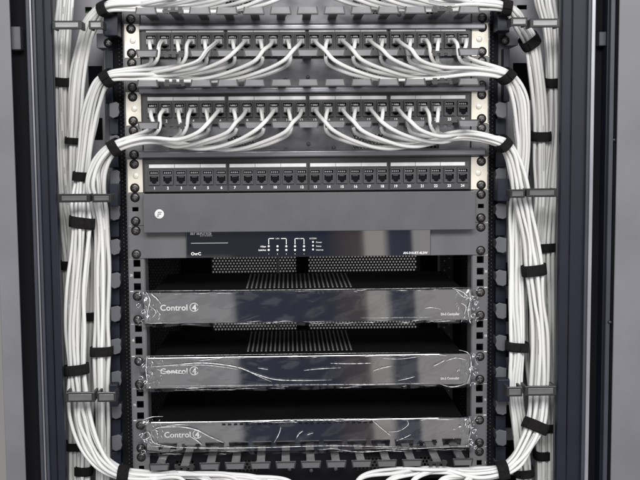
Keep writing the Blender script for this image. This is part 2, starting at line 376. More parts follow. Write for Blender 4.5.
# carcass behind; its unseen top and base are added to keep the inside dark
XI0, XI1 = xl(36, -15), xl(582, -15)
MB().box(XI0-6, XI0-3, -8, 640, ZB, ZT).build('side_wall', M['slate'], cab)
MB().box(XI1+3, XI1+6, -8, 640, ZB, ZT).build('side_wall', M['slate'], cab)
MB().box(XI0-3, XI1+3, -28, 640, ZT, ZT+4).build('unseen_roof', M['slate'], cab)
MB().box(XI0-3, XI1+3, -28, 640, ZB-4, ZB).build('base', M['slate'], cab)
MB().add([(XI0, 638, ZB), (XI1, 638, ZB), (XI1, 638, ZT), (XI0, 638, ZT)], [(0, 1, 2, 3)]).build('rear_door', M['mesh'], cab)
MB().box(-14, 10, 600, 625, ZB, ZT).build('rear_dark_upright', M['black'], cab)
MB().box(XI0, -238, 646, 650, ZB, ZT).build('rear_mesh_dimmer', M['panel_grey'], cab)  # added behind the mesh so its side holes show dim
MB().box(-236, -178, 596, 630, ZB, ZT).build('rear_dark_upright', M['body'], cab)  # added dark upright, hides the bright left part of the mesh
MB().box(262, XI1, 646, 650, ZB, ZT).build('rear_mesh_dimmer', M['panel_grey'], cab)  # added on this side too, dims the holes of the mesh
MB().box(222, 300, 560, 620, ZB, ZT).build('rear_dark_upright', M['body'], cab)  # added as well, keeps the right part of the mesh dark
w = MB().box(-3000, 3000, 1400, 1420, -1500, 1500).build('wall', M['wall']); tag(w, kind='structure')
# 19 inch mounting rails with square holes
RL0, RL1 = -243.5, -223.0
NB = 15
for sgn in (-1, 1):
    x0, x1 = (RL0, RL1) if sgn < 0 else (222.0, 242.5)
    hol = [(sgn*HX-4.75, sgn*HX+4.75, ut(i)-h-4.75, ut(i)-h+4.75) for i in range(-3, NB) for h in HOLES]
    mb = MB().plate(x0, x1, -NB*U, 3*U, 0, 2, hol)
    xi = x1 if sgn < 0 else x0
    mb.box(xi-1, xi+1, 2.2, 34, -NB*U, 3*U)
    xo = x0 if sgn < 0 else x1
    mb.box(xo-1, xo+1, 2.2, 60, -NB*U, 3*U)
    rail = mb.build('mounting_rail', M['rail'], cab)
    for i in range(-1, 14):
        xx = sgn*240.2
        tk = MB(); tk.box(xx-2.1, xx+2.1, -.3, -.05, ut(i)-.5, ut(i)+.5)
        tk.text(str(27-i), sgn*240.3, ut(i)-24, 4.6, -.25, 'CENTER', sx=.8)
        tk.build('unit_mark', M['white'], rail)
    # dark backing behind the holes
    MB().box(sgn*HX-7.5, sgn*HX+7.5, 26, 28, -NB*U, 3*U).build('rail_backing', M['black'], rail)
    # black perforated spacer plate between rail and duct
    xa, xb = (xo-17, xo-1.5) if sgn < 0 else (xo+1.5, xo+15)
    MB().box(xa, xb, 14, 18, -NB*U, 3*U).build('spacer_plate', M['black'], cab)
    dots = MB()
    for q in range(150):
        z = 2*U-q*5.2; 
        for c_ in range(2):
            xx = (xo-8+c_*4 if sgn < 0 else xo+4+c_*4); zz = z+(2.6 if c_ else 0)
            dots.lathe_y(xx, zz, [(1.1, 13.6), (.9, 13.4)], 6)
    dots.build('spacer_dots', M['blackpl'], cab)

# ------------------------------------------------------------------ vertical cable managers
def vduct(side):
    s = -1 if side == 'left' else 1
    t = thing('vertical_cable_manager', ('vertical finger duct with grey scalloped tabs standing left of the rack units' if s < 0 else 'vertical finger duct with grey scalloped tabs standing right of the rack units'),
              'cable manager', (s*300, 40, -700), 'vertical cable managers')
    # pale back plate with cut-outs
    if s < 0: xa, xb = XI0, W(125, 100, 70)[0]
    else: xa, xb = W(494, 100, 70)[0], XI1
    def hole(p0, p1, q0, q1): a = W(p0, q0, 70); b = W(p1, q1, 70); return (a[0], b[0], b[2], a[2])
    hs = [hole(85, 92, 7, 13), hole(88, 103, 66, 96), hole(84, 103, 118, 140)] if s < 0 else [hole(517, 527, 5, 9.5), hole(513, 532, 63, 100), hole(513, 530, 150, 175)]
    for k in range(8):
        z = -330-k*52
        hs.append((xa+18, xa+44, z-34, z))
    MB().plate(xa, xb, -NB*U, 3*U, 70, 73, hs).build('back_plate', M['panel_grey'], t)
    if s < 0:
        a = W(84, 7, 80); b = W(93, 13, 80); MB().box(a[0], b[0], 84, 86, b[2], a[2]).build('green_board', M['green'], t)
    # upright
    p = (103.5, 116) if s < 0 else (496.5, 508)
    ca, cb = W(p[0], 60, 22)[0], W(p[1], 60, 22)[0]
    MB().box(ca, cb, 22, 26, -NB*U, 3*U).build('upright', M['tab'], t, .6)
    # dark slots in the upright's upper half and bolts
    for y0, y1 in ((13, 35), (51, 71), (86, 104), (142, 160)):
        y0 -= 0 if s < 0 else 2; y1 -= 0 if s < 0 else 2
        q = (106.5, 114.5) if s < 0 else (502, 508)
        a = W(q[0], y0, 16); b = W(q[1], y1, 16)
        MB().box(a[0], b[0], 6, 21.8, b[2], a[2]).build('duct_block', M['slate'], t, .8)
    bx_, by_ = (108.5, 43) if s < 0 else (505, 40.5)
    a = W(bx_, by_, 60); a0 = W(bx_-6, by_-6, 60); b0 = W(bx_+6, by_+8, 60)
    MB().box(a0[0], b0[0], 14, 69.8, b0[2], a0[2]).build('bolt_pad', M['panel_grey'], t, 1)
    screw(t, W(bx_, by_, 13.8)[0], W(bx_, by_, 13.8)[2], 13.8)
    # scalloped fingers, one per rack unit
    ys = [110, 143, 178, 212.5, 247, 280.5, 314, 346.5, 379, 411, 443, 474] if s < 0 else [110, 143, 176, 211, 245, 278, 311, 343, 375, 407, 438, 469]
    x0s = (112.0, 122.5) if s < 0 else (495.5, 506.5)
    for k, y in enumerate(ys):
        Yf = -18
        sh = -3+3*k/11 if s < 0 else 0
        a = W(x0s[0]+sh, y-8.2, Yf); b = W(x0s[1]+sh, y+8.2, Yf); xa_, xb_, zt, zb = a[0], b[0], a[2], b[2]
        w = xb_-xa_; h = zt-zb
        if s < 0: poly = [(xa_, zb+h*.12), (xa_+w*.35, zb), (xb_-w*.15, zb+h*.1), (xb_, zb+h*.35), (xb_-w*.08, zb+h*.6), (xb_, zt-h*.12), (xb_-w*.3, zt), (xa_, zt-h*.1)]
        else: poly = [(xb_, zb+h*.1), (xb_, zt-h*.1), (xa_+w*.35, zt), (xa_, zt-h*.14), (xa_+w*.10, zb+h*.6), (xa_, zb+h*.35), (xa_+w*.2, zb+h*.08), (xb_-w*.3, zb)]
        f = MB().prism_y(poly, Yf, Yf+3)
        f.box(xa_+w*.2, xb_-w*.3, Yf+3.1, 21.8, zb+h*.25, zb+h*.75)
        f.build('finger', M['tab'], t, .7)
        a = W(x0s[0]+sh, y+8.8, 4); b = W(x0s[1]-1+sh, y+24.5, 4)
        MB().box(a[0], b[0], 2, 21.6, b[2], a[2]).build('duct_block', M['slate'], t, .8)
    # retaining arms across the cables
    arms = [((52, 81.5, 20.6, 29.2), 1), ((88.5, 103, 20.6, 29.2), 1), ((58.5, 90, 194, 202.3), 0), ((92, 111, 194, 202.3), 0), ((65.3, 95, 392.5, 402), 0), ((97, 116, 392.5, 402), 0)] if s < 0 else \
           [((511, 527.5, 17.3, 26), 1), ((530, 560, 18.5, 27.3), 1), ((510, 525, 189.5, 198), 0), ((526.5, 557, 188.5, 197), 0), ((507, 522.5, 387.3, 396.6), 0), ((525, 556, 386.3, 395.6), 0)]
    for (p0, p1, q0, q1), pale in arms:
        Ya = -74
        a = W(p0, q0, Ya); b = W(p1, q1, Ya)
        o = MB().box(a[0], b[0], Ya, Ya+4, b[2], a[2]).build('retaining_arm', M['clip'], t, .8)
        inx = 2.6 if (p1-p0) < 22 else 4
        MB().box(a[0]+inx, b[0]-inx, Ya-1, Ya-.05, b[2]+2.4, a[2]-2.4).build('latch_plate', M['clipface'] if pale else M['clipmid'], o, .5)
        mb = MB().box(a[0]+inx, b[0]-inx, Ya-1.3, Ya-1.05, a[2]-4.2, a[2]-3.4)
        mb.box(b[0]-inx-2.5, b[0]-inx-1.2, Ya-1.4, Ya-1.05, b[2]+3, a[2]-4.8); mb.build('latch_ridge', M['clipface'] if pale else M['clipmid'], o)
        # hooks going back at the two ends of the arm
        for xe in (a[0], b[0]-3):
            MB().box(xe-.1, xe+3.1, Ya+4.1, Ya+26, b[2]+.4, a[2]-.4).build('arm_hook', M['blackpl'], o, .6)
    # brackets that carry the arms
    for (q0, q1) in ((12, 36), (184, 206), (384, 406)):
        p = (109.5 if q0 > 100 else 104, 118.5) if s < 0 else (497, 509)
        dy_ = 0 if s < 0 else -5
        a = W(p[0], q0+dy_, -30); b = W(p[1], q1+dy_, -30)
        MB().box(a[0], b[0], -34, 1.5, b[2], a[2]).build('arm_bracket', M['slate'], t, 1)
    return t
vduct('left'); vduct('right')

# ------------------------------------------------------------------ horizontal finger managers
TIPX = [W(147+26.83*k, 60, -85)[0] for k in range(13)]
PRONG = 85
def _stem(mb): mb.box(-5.5, 5.5, -PRONG+4, 2, -1.4, 1.4)
def _tip(mb):
    a = [(-10.6, -PRONG-1, -3.6), (10.6, -PRONG-1, -3.6), (12.0, -PRONG-1, 3.6), (-12.0, -PRONG-1, 3.6)]
    b = [(-10.6, -PRONG+4, -3.6), (10.6, -PRONG+4, -3.6), (12.0, -PRONG+4, 3.6), (-12.0, -PRONG+4, 3.6)]
    mb.hexa(a, b)
def _rim(mb):
    mb.box(-13.4, 13.4, -PRONG-1.6, -PRONG+4.4, 3.65, 5.0)
    for s in (-1, 1): mb.hexa([(s*11.4-.75, -PRONG-1.6, -4.3), (s*11.4+.75, -PRONG-1.6, -4.3), (s*12.8+.75, -PRONG-1.6, 3.6), (s*12.8-.75, -PRONG-1.6, 3.6)],
                              [(s*11.4-.75, -PRONG+4.2, -4.3), (s*11.4+.75, -PRONG+4.2, -4.3), (s*12.8+.75, -PRONG+4.2, 3.6), (s*12.8-.75, -PRONG+4.2, 3.6)])
def _latchtip(mb):
    mb.box(-13, 13, -PRONG-1, -PRONG+3, -1.0, 1.6)
    for x in (-9, 0, 9): mb.box(x-2.6, x+2.6, -PRONG-1.4, -PRONG+2, -4.6, -1.1)
    mb.box(-13, -9, -PRONG-1.4, -PRONG+2, 1.7, 3.4); mb.box(6, 12, -PRONG-1.4, -PRONG+2, 1.7, 3.4)
stem_me = proto(_stem, M['fing']); tip_me = proto(_tip, M['fingtip']); rim_me = proto(_rim, M['blackpl']); ltip_me = proto(_latchtip, M['blackpl'])
tipd_me = proto(_tip, M['bracket'])
def finger(parent, x, z, latch=False, flip=False, short=1.0):
    o = link('finger', stem_me, parent, Vector((x, 0, z))*.001); o.scale = (1, short, 1)
    if latch: link('finger_tip', ltip_me, o, Vector((x, 0, z))*.001)
    else:
        link('finger_tip', tip_me if short == 1 else tipd_me, o, Vector((x, 0, z))*.001); q = link('tip_rim', rim_me, o, Vector((x, 0, z))*.001)
    if flip:
        for c_ in o.children: c_.rotation_euler = (0, math.pi, 0)
def hmanager(i, label, lower=True, barpx=None, top=True, short=1.0, drop=1.5):
    t = thing('finger_cable_manager', label, 'cable manager', (0, 0, ut(i+1)), 'horizontal finger cable managers')
    zt, zb = ut(i)-.1, ut(i+1)+.1
    slots = [(-186, -160, zb+13, zt-14), (-108, -72, zb+13, zt-14), (60, 100, zb+12, zt-13), (150, 176, zb+12, zt-13)]
    MB().plate(-220, 218, zb, zt, 2.2, 4, slots).build('back_plate', M['mgr'] if i < 10 else M['black'], t)
    mm = MB().add([(-200, 9, zb+2), (200, 9, zb+2), (200, 9, zt-2), (-200, 9, zt-2)], [(0, 1, 2, 3)]).build('mesh_backing', M['smallmesh'], t)
    b = MB()
    for x in (-130, -30, 0, 34, 122): b.lathe_y(x, zb+12+random.uniform(-1, 8), [(2.6, 2.0), (2.6, 0), (2.2, -.6), (.1, -.7)], 14)
    b.build('rivets', M['fing'], t)
    for sg in (-1, 1):
        xa, xb = (-242, -221) if sg < 0 else (219, 241)
        hol = [(sg*HX-3.5, sg*HX+3.5, ut(i)-HOLES[1]-3.5, ut(i)-HOLES[1]+3.5)]
        MB().plate(xa, xb, zb, zt, -2, -.1, hol).build('ear', M['rail'], t, .5)
        for h in (0, 2): screw(t, sg*HX, ut(i)-HOLES[h], -2)
    if top:
        for k, x in enumerate(TIPX): finger(t, x, ut(i)-drop, k in (1, 11), short=short)
    if lower:
        for k, x in enumerate(TIPX): finger(t, x, ut(i+1)+6.5, k in (1, 11), True)
    if barpx:
        p0, p1 = barpx
        a = W(307, p0, -8); c = W(307, p1, -8)
        xa, xb = W(139, p1, -8)[0], W(485, p1, -8)[0]
        h = a[2]-c[2]
        mb = MB()   # rolled lip: profile in (y,z) swept along X
        prof = [(-3.5, 0), (-9, .5), (-10.5, h*.18), (-10.5, h*.70), (-8.5, h*.92), (-4, h), (1.5, h), (1.5, 0)]
        n = len(prof); mb.add([(xa, y, c[2]+z) for y, z in prof]+[(xb, y, c[2]+z) for y, z in prof], [tuple(range(n)), tuple(range(2*n-1, n-1, -1))]+[(q, q+n, (q+1) % n+n, (q+1) % n) for q in range(n)])
        mb.build('front_lip', M['bar'], t, .5)
    return t
M['smallmesh'] = mesh_mat('fine_perforated_steel', .0052, .0019, (.02, .02, .022))
hmanager(-1, 'black finger cable manager at the top edge, above the first patch panel', barpx=(23.4, 30.2), top=False)
hmanager(1, 'black finger cable manager between the first and second patch panels', barpx=(85.8, 93.2))
hmanager(3, 'black finger cable manager between the second and third patch panels', lower=False, barpx=(149, 157))
hmanager(13, 'black finger cable manager at the bottom, under the lowest controller', lower=False, short=.66, drop=ut(13)-W(308, 465.3, -57)[2])

# ------------------------------------------------------------------ patch panels
PX = [W(154+(463-154)*k/23, 178, -9)[0] for k in range(24)]     # port centres
JZ = 24.5                                                       # port centre below the unit's top
def _jack(mb):
    # keystone frame with stepped opening (front at y=-9), walls back to -3.2
    mb.plate(-7.3, 7.3, -9.6, 10.4, -9, -4.1, [(-5.6, 5.6, -5.2, 1.7), (-3.2, 3.2, -7.2, -5.2), (-1.7, 1.7, -8.2, -7.2), (-6.0, 6.0, 4.3, 8.6)])
jack_me = proto(_jack, M['jackpl'])
def _jin(mb): mb.box(-6.2, 6.2, -4.6, -4.15, -8.4, 8.8)
jin_me = proto(_jin, M['black'])
def _jmark(mb):
    for x in (-4.2, -1.6, 1.0, 3.6): mb.box(x-.8, x+.8, -5.0, -4.65, 5.4, 7.6)
    for k in range(8): mb.box(-3.5+k*.92, -3.1+k*.92, -6.4, -4.65, .2, 1.5)
jmark_me = proto(_jmark, M['dullprint'])
def patch_panel(i, label):
    t = thing('patch_panel', label, 'patch panel', (0, 0, ut(i+1)), '24-port patch panels')
    zt, zb = ut(i)-.12, ut(i+1)+.12
    for sg in (-1, 1):
        xa, xb = (-242, -221.5) if sg < 0 else (218.5, 241)
        e = MB().plate(xa, xb, zb, zt, -2.2, -.1, []).build('ear', M['cream'], t, .6)
        MB().lathe_y((xa+xb)/2+(1 if sg < 0 else -1), ut(i)-22, [(3.8, -2.25), (3.8, -2.8), (3.2, -3.1), (.1, -3.15)], 20).build('rivet', M['cream'], e)
        for h in (0, 2): screw(t, sg*HX, ut(i)-HOLES[h], -2.2)
    MB().box(-221, 218, -4, 20, zb, zt).build('faceplate', M['blackpl'], t, .5)
    edges = [-219.5]+[(PX[5]+PX[6])/2, (PX[11]+PX[12])/2, (PX[17]+PX[18])/2]+[216.5]
    for k in range(4):
        a, b = edges[k]+1.1, edges[k+1]-1.1
        md = MB().plate(a, b, zb+1.2, zt-6, -6.0, -4.05, [(PX[6*k+j]-7.5, PX[6*k+j]+7.5, ut(i)-JZ-9.8, ut(i)-JZ+10.6) for j in range(6)]).build('port_module', M['jackpl'], t, .4)
        la, lb = PX[6*k]-6.9, PX[6*k+5]+6.3
        if k == 3: lb -= 3
        z0 = ut(i)-11.6
        lab = MB()
        for j in range(3):
            w = (lb-la)/3; lab.box(la+j*w+.25, la+(j+1)*w-.25, -6.7, -6.05, z0, z0+4.6)
        lab.build('label_strip', M['label'], md, .2)
    for k in range(24):
        z = ut(i)-JZ
        j = link('jack', jack_me, t, Vector((PX[k], 0, z))*.001); link('socket_floor', jin_me, j, Vector((PX[k], 0, z))*.001); link('jack_marks', jmark_me, j, Vector((PX[k], 0, z))*.001)
    nm = MB()
    for k in range(24): nm.text(str(k+1), PX[k], ut(i)-40.2, 5.0, -6.25, 'CENTER', bold=.12)
    nm.build('port_numbers', M['white'], t)
    return t
patch_panel(0, 'first patch panel from the top, every port filled with a white cable')
patch_panel(2, 'middle patch panel, white cables in all but its last two ports')
patch_panel(4, 'third patch panel, all twenty-four ports empty and numbered in white')

# ------------------------------------------------------------------ plain plate under the patch panels
t = thing('blanking_panel', 'plain grey blanking plate with a small round white emblem, under the empty patch panel', 'blank panel', (0, 0, ut(6)))
Yb = -20
zt, zb = W(308, 192.6, Yb)[2], W(308, 231.2, Yb)[2]
xa, xb = W(143.2, 213, Yb)[0], W(475.5, 211, Yb)[0]
MB().box(xa, xb, Yb, Yb+2, zb, zt).box(xa, xb, Yb+2.05, -.2, zt-2, zt).box(xa, xb, Yb+2.05, 30, zb, zb+2).build('plate', M['blank'], t, .7)
MB().box(-221, 218, 3, 6, ut(6)-2, ut(5)+2).build('light_leak_stop', M['body'], t)  # added out of sight to stop light leaking above the plate
for sg in (-1, 1):
    x0, x1 = (-242.5, xa-.3) if sg < 0 else (xb+.3, 241.5)
    MB().plate(x0, x1, ut(6)+.5, ut(5)-.5, -2, -.1, [(sg*HX-4, sg*HX+4, ut(5)-HOLES[1]-2.8, ut(5)-HOLES[1]+2.8)]).build('ear', M['rail'], t, .4)
    for h in (0, 2): screw(t, sg*HX, ut(5)-HOLES[h], -2)
c = W(159.3, 214, Yb)
em = MB().lathe_y(c[0], c[2], [(6.1, Yb-.05), (6.0, Yb-.3), (.1, Yb-.32)], 32).build('round_emblem', M['white'], t)
mb = MB()
for dz_, x0, x1 in ((2.4, -2.2, 3.2), (0, -2.8, 2.4), (-2.5, -3.2, -.6)): mb.hexa([(c[0]+x0, Yb-.6, c[2]+dz_-.65), (c[0]+x1, Yb-.6, c[2]+dz_-.65), (c[0]+x1+.5, Yb-.6, c[2]+dz_+.65), (c[0]+x0+.5, Yb-.6, c[2]+dz_+.65)],
    [(c[0]+x0, Yb-.35, c[2]+dz_-.65), (c[0]+x1, Yb-.35, c[2]+dz_-.65), (c[0]+x1+.5, Yb-.35, c[2]+dz_+.65), (c[0]+x0+.5, Yb-.35, c[2]+dz_+.65)])
mb.build('emblem_strokes', M['blank'], em)

# ------------------------------------------------------------------ router / switch with glossy centre
t = thing('network_router', 'half-width black gloss router held between two grey rack brackets, under the blanking plate', 'router', (0, 0, ut(7)))
zt, zb = ut(6)-.6, ut(7)+.4
xa, xb = W(186.5, 245, -6)[0], W(430.3, 245, -6)[0]
MB().box(-242.5, xa-.6, -2.2, -.1, zb, zt).box(xa-2.6, xa-.6, -.05, 120, zb, zt).build('bracket', M['bracket'], t, .5)
MB().box(xb+.6, 241.5, -2.2, -.1, zb, zt).box(xb+.6, xb+2.6, -.05, 120, zb, zt).build('bracket', M['bracket'], t, .5)
for sg in (-1, 1):
    for h in (0, 2): screw(t, sg*HX, ut(6)-HOLES[h], -2.2)
MB().box(xa+1, xb-1, -3, 150, zb+1, zt-1).build('chassis', M['body'], t)
fp = MB().box(xa, xb, -6, -3.1, zb+.5, zt-.5).build('front_glass', M['gloss2'], t, .4)
def P(px, py, Y=-6.2): return W(px, py, Y)
tx = MB(); tx.text('araknis', P(190, 234.5)[0], P(190, 234.8)[2], 8.2, -6.15, bold=.12, sx=1.25); tx.text('N E T W O R K S', P(200, 237)[0], P(200, 236.4)[2], 2.2, -6.15)
tx.text('OvrC', P(191, 255)[0], P(191, 255.2)[2], 5.4, -6.15, bold=.15, sx=1.05)
tx.text('AN-310-RT-4L2W', P(427.5, 254)[0], P(427, 253.8)[2], 4.3, -6.15, 'RIGHT', bold=.1)
tx.build('lettering', M['white'], fp)
a, b = P(191, 243.6), P(228, 242.6); MB().box(a[0], b[0], -6.5, -6.15, a[2], b[2]).build('light_bar', M['dullprint'], fp)
lg = MB()
def dot(px, py, r=1.5):
    p = P(px, py); lg.lathe_y(p[0], p[2], [(r, -6.12), (r*.9, -6.35), (.05, -6.36)], 10)
for px in (268.7, 277.5, 286.3, 295, 304): dot(px, 246.3); dot(px, 250)
for py in (242, 245.7, 249.5): dot(313, py, 1.3)
def line(p0, q0, p1, q1, w=.45):
    a, b = P(p0, q0), P(p1, q1); lg.box(min(a[0], b[0])-w, max(a[0], b[0])+w, -6.3, -6.1, min(a[2], b[2])-w, max(a[2], b[2])+w)
for x0, x1 in ((268.7, 286.3), (295, 304)):
    line(x0, 238.5, x0, 244); line(x1, 238.5, x1, 244); line(x0, 238.5, x0+(x1-x0)*.28, 238.5); line(x1-(x1-x0)*.28, 238.5, x1, 238.5)
lg.text('LAN', P(277.5, 239)[0], P(277.5, 239.2)[2], 2.6, -6.15, 'CENTER'); lg.text('WAN', P(299.5, 239)[0], P(299.5, 239.2)[2], 2.4, -6.15, 'CENTER')
lg.text('1Gbps', P(266, 247)[0], P(266, 247.2)[2], 3, -6.15, 'RIGHT', bold=.08); lg.text('Link/Act', P(266, 250.8)[0], P(266, 250.8)[2], 3, -6.15, 'RIGHT', bold=.08)
for k, px in enumerate((268.7, 277.5, 286.3, 295, 304)): lg.text(str(k % 4+1), P(px, 254.5)[0], P(px, 254.6)[2], 2.6, -6.15, 'CENTER')
lg.text('SYSTEM', P(313, 239)[0], P(313, 239.2)[2], 2.8, -6.15, 'CENTER'); lg.text('Power', P(316, 243)[0], P(316, 243)[2], 3, -6.15); lg.text('Status', P(316, 246.6)[0], P(316, 246.8)[2], 3, -6.15); lg.text('Internet', P(316, 250.4)[0], P(316, 250.6)[2], 3, -6.15)
lg.build('indicator_legend', M['white'], fp)

# ------------------------------------------------------------------ the three film-wrapped controllers
def controller(i, label, px, vents=True, right_text=True, logo=(160, 198, 308), notches=False, seed=0, creases=()):
    rnd = random.Random(seed)
    t = thing('media_controller', label, 'controller', (0, 0, ut(i+1)), 'film-wrapped controllers')
    xa, xb = W(px[0], px[2], -8)[0], W(px[1], px[2], -8)[0]
    zt, zb = ut(i)-.8, ut(i+1)+.8
    fp = MB().box(xa, xb, -8, -1, zb, zt).build('faceplate', M['gloss'], t, .8)
    MB().box(-214, 210, -.9, 200, zb+.6, zt-1.2).build('chassis', M['body'], t, .8)
    for sg in (-1, 1):
        x0, x1 = (-242.5, xa-.4) if sg < 0 else (xb+.4, 241.5)
        MB().plate(x0, x1, zb, zt, -2.2, -.1, []).build('ear', M['bracket'], t, .4)
        for h in (0, 2): screw(t, sg*HX, ut(i)-HOLES[h], -2.2)
    if vents:
        vx0, vx1 = W(247, 287, 30)[0], W(351, 287, 30)[0]
        rb = MB()
        for k in range(24):
            x = vx0+(vx1-vx0)*k/23; rb.box(x-1.15, x+1.15, 32, 184, zt-1.15, zt-.2)
        rb.build('vent_ribs', M['rib'], t)
    # lettering
    x0, x1 = W(logo[0], logo[2], -8)[0], W(logo[1], logo[2], -8)[0]; zc = W(logo[0], logo[2]+2.6, -8)[2]
    tx = MB(); tx.text('Control', x0, zc, 11.2, -8.25, bold=.12, sx=(x1-x0-11.5)/38.5)
    cx, cz, R = x1-5.2, zc+3.9, 5.6
    ring = []
    for k in range(29):
        a0 = math.radians(25+k*11.2); ring.append((cx+R*math.cos(a0), -8.35, cz+R*math.sin(a0)))
    tx.tube(ring, .55, 6)
    tx.text('4', cx+.2, cz-4.2, 11.5, -8.3, 'CENTER', bold=.22)
    tx.build('lettering', M['white'], fp)
    if right_text:
        q = MB(); q.text('EA-5 Controller', W(459.5, 313, -8)[0], zb+7.2, 4.7, -8.25, 'RIGHT', bold=.12, sx=.82); q.build('model_lettering', M['white'], fp)
    if notches:
        q = MB(); z = zt-3.2
        for k in range(26):
            x = W(222+k*5.9, 421, -8)[0]; q.box(x, x+4.6, -8.5, -8.1, z-2.6, z)
        q.build('edge_notches', M['black'], fp)
    # loose protective film: crumpled grid, tighter in the middle, puckered at both ends
    nx, nz = 320, 40
    ridges = [(rnd.uniform(.08, .92), rnd.uniform(.15, .85), rnd.uniform(-.9, .9), rnd.uniform(.03, .12), rnd.uniform(.03, .06), rnd.uniform(.2, .5)) for _ in range(13)]
    fx0, fx1 = xa-9, xb+9
    v = []; f = []
    ph = [rnd.uniform(0, 6.28) for _ in range(12)]
    for a in range(nx+1):
        u = a/nx
        for b in range(nz+1):
            w = b/nz; end = max(0, 1-min(u, 1-u)/.055)
            x = fx0+(fx1-fx0)*u; z = zb-3+(zt-zb+4.5)*w
            d = .35*math.sin(u*31+ph[0]+w*4)+.3*math.sin(u*57+ph[1]-w*9)+.25*math.sin(w*11+ph[2]+u*13)
            d += end*(2.2*math.sin(w*14+ph[3]+u*160)+1.6*math.sin(w*23+ph[4]-u*210)+rnd.uniform(-.25, .25))
            for ru, rw, sl, ln, wd, am in ridges:
                q = (w-rw-sl*(u-ru)-.06*math.sin((u-ru)*40))/wd; p_ = (u-ru)/ln
                if abs(q) < 3 and abs(p_) < 2.5: d += am*math.exp(-q*q-p_*p_)
            edge = max(0, 1-min(w, 1-w)/.12)
            d += edge*.9*math.sin(u*71+ph[7]+3*math.sin(u*23))
            z += end*1.2*math.sin(u*190+ph[5]) + edge*.9*math.sin(u*44+ph[6])
            v.append((x, -10.6+max(-2.6, min(1.5, -d*.7))-end*1.2, z))
    for a in range(nx):
        for b in range(nz):
            q = a*(nz+1)+b; f.append((q, q+nz+1, q+nz+2, q+1))
    film = MB().add(v, f, True).build('protective_film', M['film'], t)
    # film folds gone white, the colour also standing in for highlights
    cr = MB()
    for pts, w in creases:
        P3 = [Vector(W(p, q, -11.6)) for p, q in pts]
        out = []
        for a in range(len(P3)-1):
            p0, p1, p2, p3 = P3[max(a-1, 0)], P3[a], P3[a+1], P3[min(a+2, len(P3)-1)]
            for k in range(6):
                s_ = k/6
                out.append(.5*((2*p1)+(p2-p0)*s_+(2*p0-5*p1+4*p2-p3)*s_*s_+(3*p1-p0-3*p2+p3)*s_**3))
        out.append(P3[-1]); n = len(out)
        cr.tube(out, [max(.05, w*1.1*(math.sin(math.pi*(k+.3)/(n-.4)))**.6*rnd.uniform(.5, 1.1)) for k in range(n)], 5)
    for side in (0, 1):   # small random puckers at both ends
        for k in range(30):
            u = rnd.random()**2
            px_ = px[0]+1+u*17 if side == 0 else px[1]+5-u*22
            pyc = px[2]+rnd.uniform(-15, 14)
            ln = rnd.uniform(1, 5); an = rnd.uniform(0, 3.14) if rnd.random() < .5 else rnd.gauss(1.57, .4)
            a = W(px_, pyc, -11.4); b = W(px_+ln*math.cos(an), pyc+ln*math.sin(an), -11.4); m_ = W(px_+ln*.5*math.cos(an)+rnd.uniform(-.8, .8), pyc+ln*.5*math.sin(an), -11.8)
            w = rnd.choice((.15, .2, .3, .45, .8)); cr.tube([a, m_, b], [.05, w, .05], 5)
    for k in range(34):   # ragged glints along the top and bottom edges, painted as white strands
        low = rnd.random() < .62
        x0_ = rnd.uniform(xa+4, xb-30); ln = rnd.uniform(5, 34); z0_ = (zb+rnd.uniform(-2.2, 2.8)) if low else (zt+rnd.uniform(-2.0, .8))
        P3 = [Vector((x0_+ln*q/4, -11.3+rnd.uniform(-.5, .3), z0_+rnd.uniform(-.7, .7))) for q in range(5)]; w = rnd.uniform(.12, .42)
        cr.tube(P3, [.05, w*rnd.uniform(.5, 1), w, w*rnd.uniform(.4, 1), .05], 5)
    cr.build('film_folds_and_glints', M['crease'], film)
    return t
controller(8, 'topmost of the three film-wrapped black controllers, directly under the half-width router', (143.5, 472, 306), seed=3, creases=[
    ([(146, 292), (150, 300), (148, 310), (147, 322)], .7), ([(151, 294), (157, 299), (161, 304)], .8), ([(150, 306), (156, 312), (152, 318)], .6), ([(425, 308.5), (432, 307.6), (441, 309.3)], .45),
    ([(456, 290), (462, 296), (468, 298), (476, 296)], .8), ([(469, 288), (470, 300), (468, 312), (470, 321)], .6), ([(452, 288), (464, 293), (473, 304)], .5), ([(461, 303), (466, 307), (464, 315)], .5),
    ([(145, 291), (230, 290.4), (330, 289.4), (472, 287.6)], .35), ([(360, 318), (400, 317.7), (432, 317)], .25)])
controller(10, 'middle one of the three film-wrapped black controllers, a long crease running across its lettering', (145, 471, 369), logo=(160, 198, 371.5), seed=8, creases=[
    ([(150, 367), (170, 365.5), (200, 363), (225, 365), (243, 369), (258, 376), (272, 382)], .75), ([(240, 367.5), (256, 374), (275, 379.5), (300, 380.5), (332, 380)], .65), ([(171, 366.3), (200, 365), (222, 367), (238, 369.5)], .45),
    ([(157, 369.5), (166, 371.5), (180, 372)], .5), ([(160, 373.5), (172, 372.6), (186, 374)], .45), ([(198, 361), (214, 359), (228, 356.5)], .5), ([(258, 368), (264, 369), (268, 369.5)], .5),
    ([(304, 370.5), (318, 369), (341, 367.8)], .6), ([(330, 363.4), (352, 363.8), (372, 363.2)], .6), ([(373, 371), (381, 368.4), (392, 366)], .6), ([(398, 380.5), (406, 379), (415, 376.5)], .5),
    ([(382, 358.3), (400, 359), (420, 356.5)], .45), ([(433, 366.5), (441, 362.5), (446, 359.5)], .6), ([(146, 356), (160, 356), (210, 355.2), (330, 353.5), (420, 352.6)], .3),
    ([(459, 350), (468, 353), (471, 362), (470, 376), (467, 384)], .7), ([(446, 361), (456, 358), (466, 360)], .5), ([(440, 384), (452, 387), (466, 384)], .6), ([(160, 386), (260, 385.2), (380, 384.2), (430, 383)], .3), ([(147, 357), (146, 370), (148, 384)], .6)])
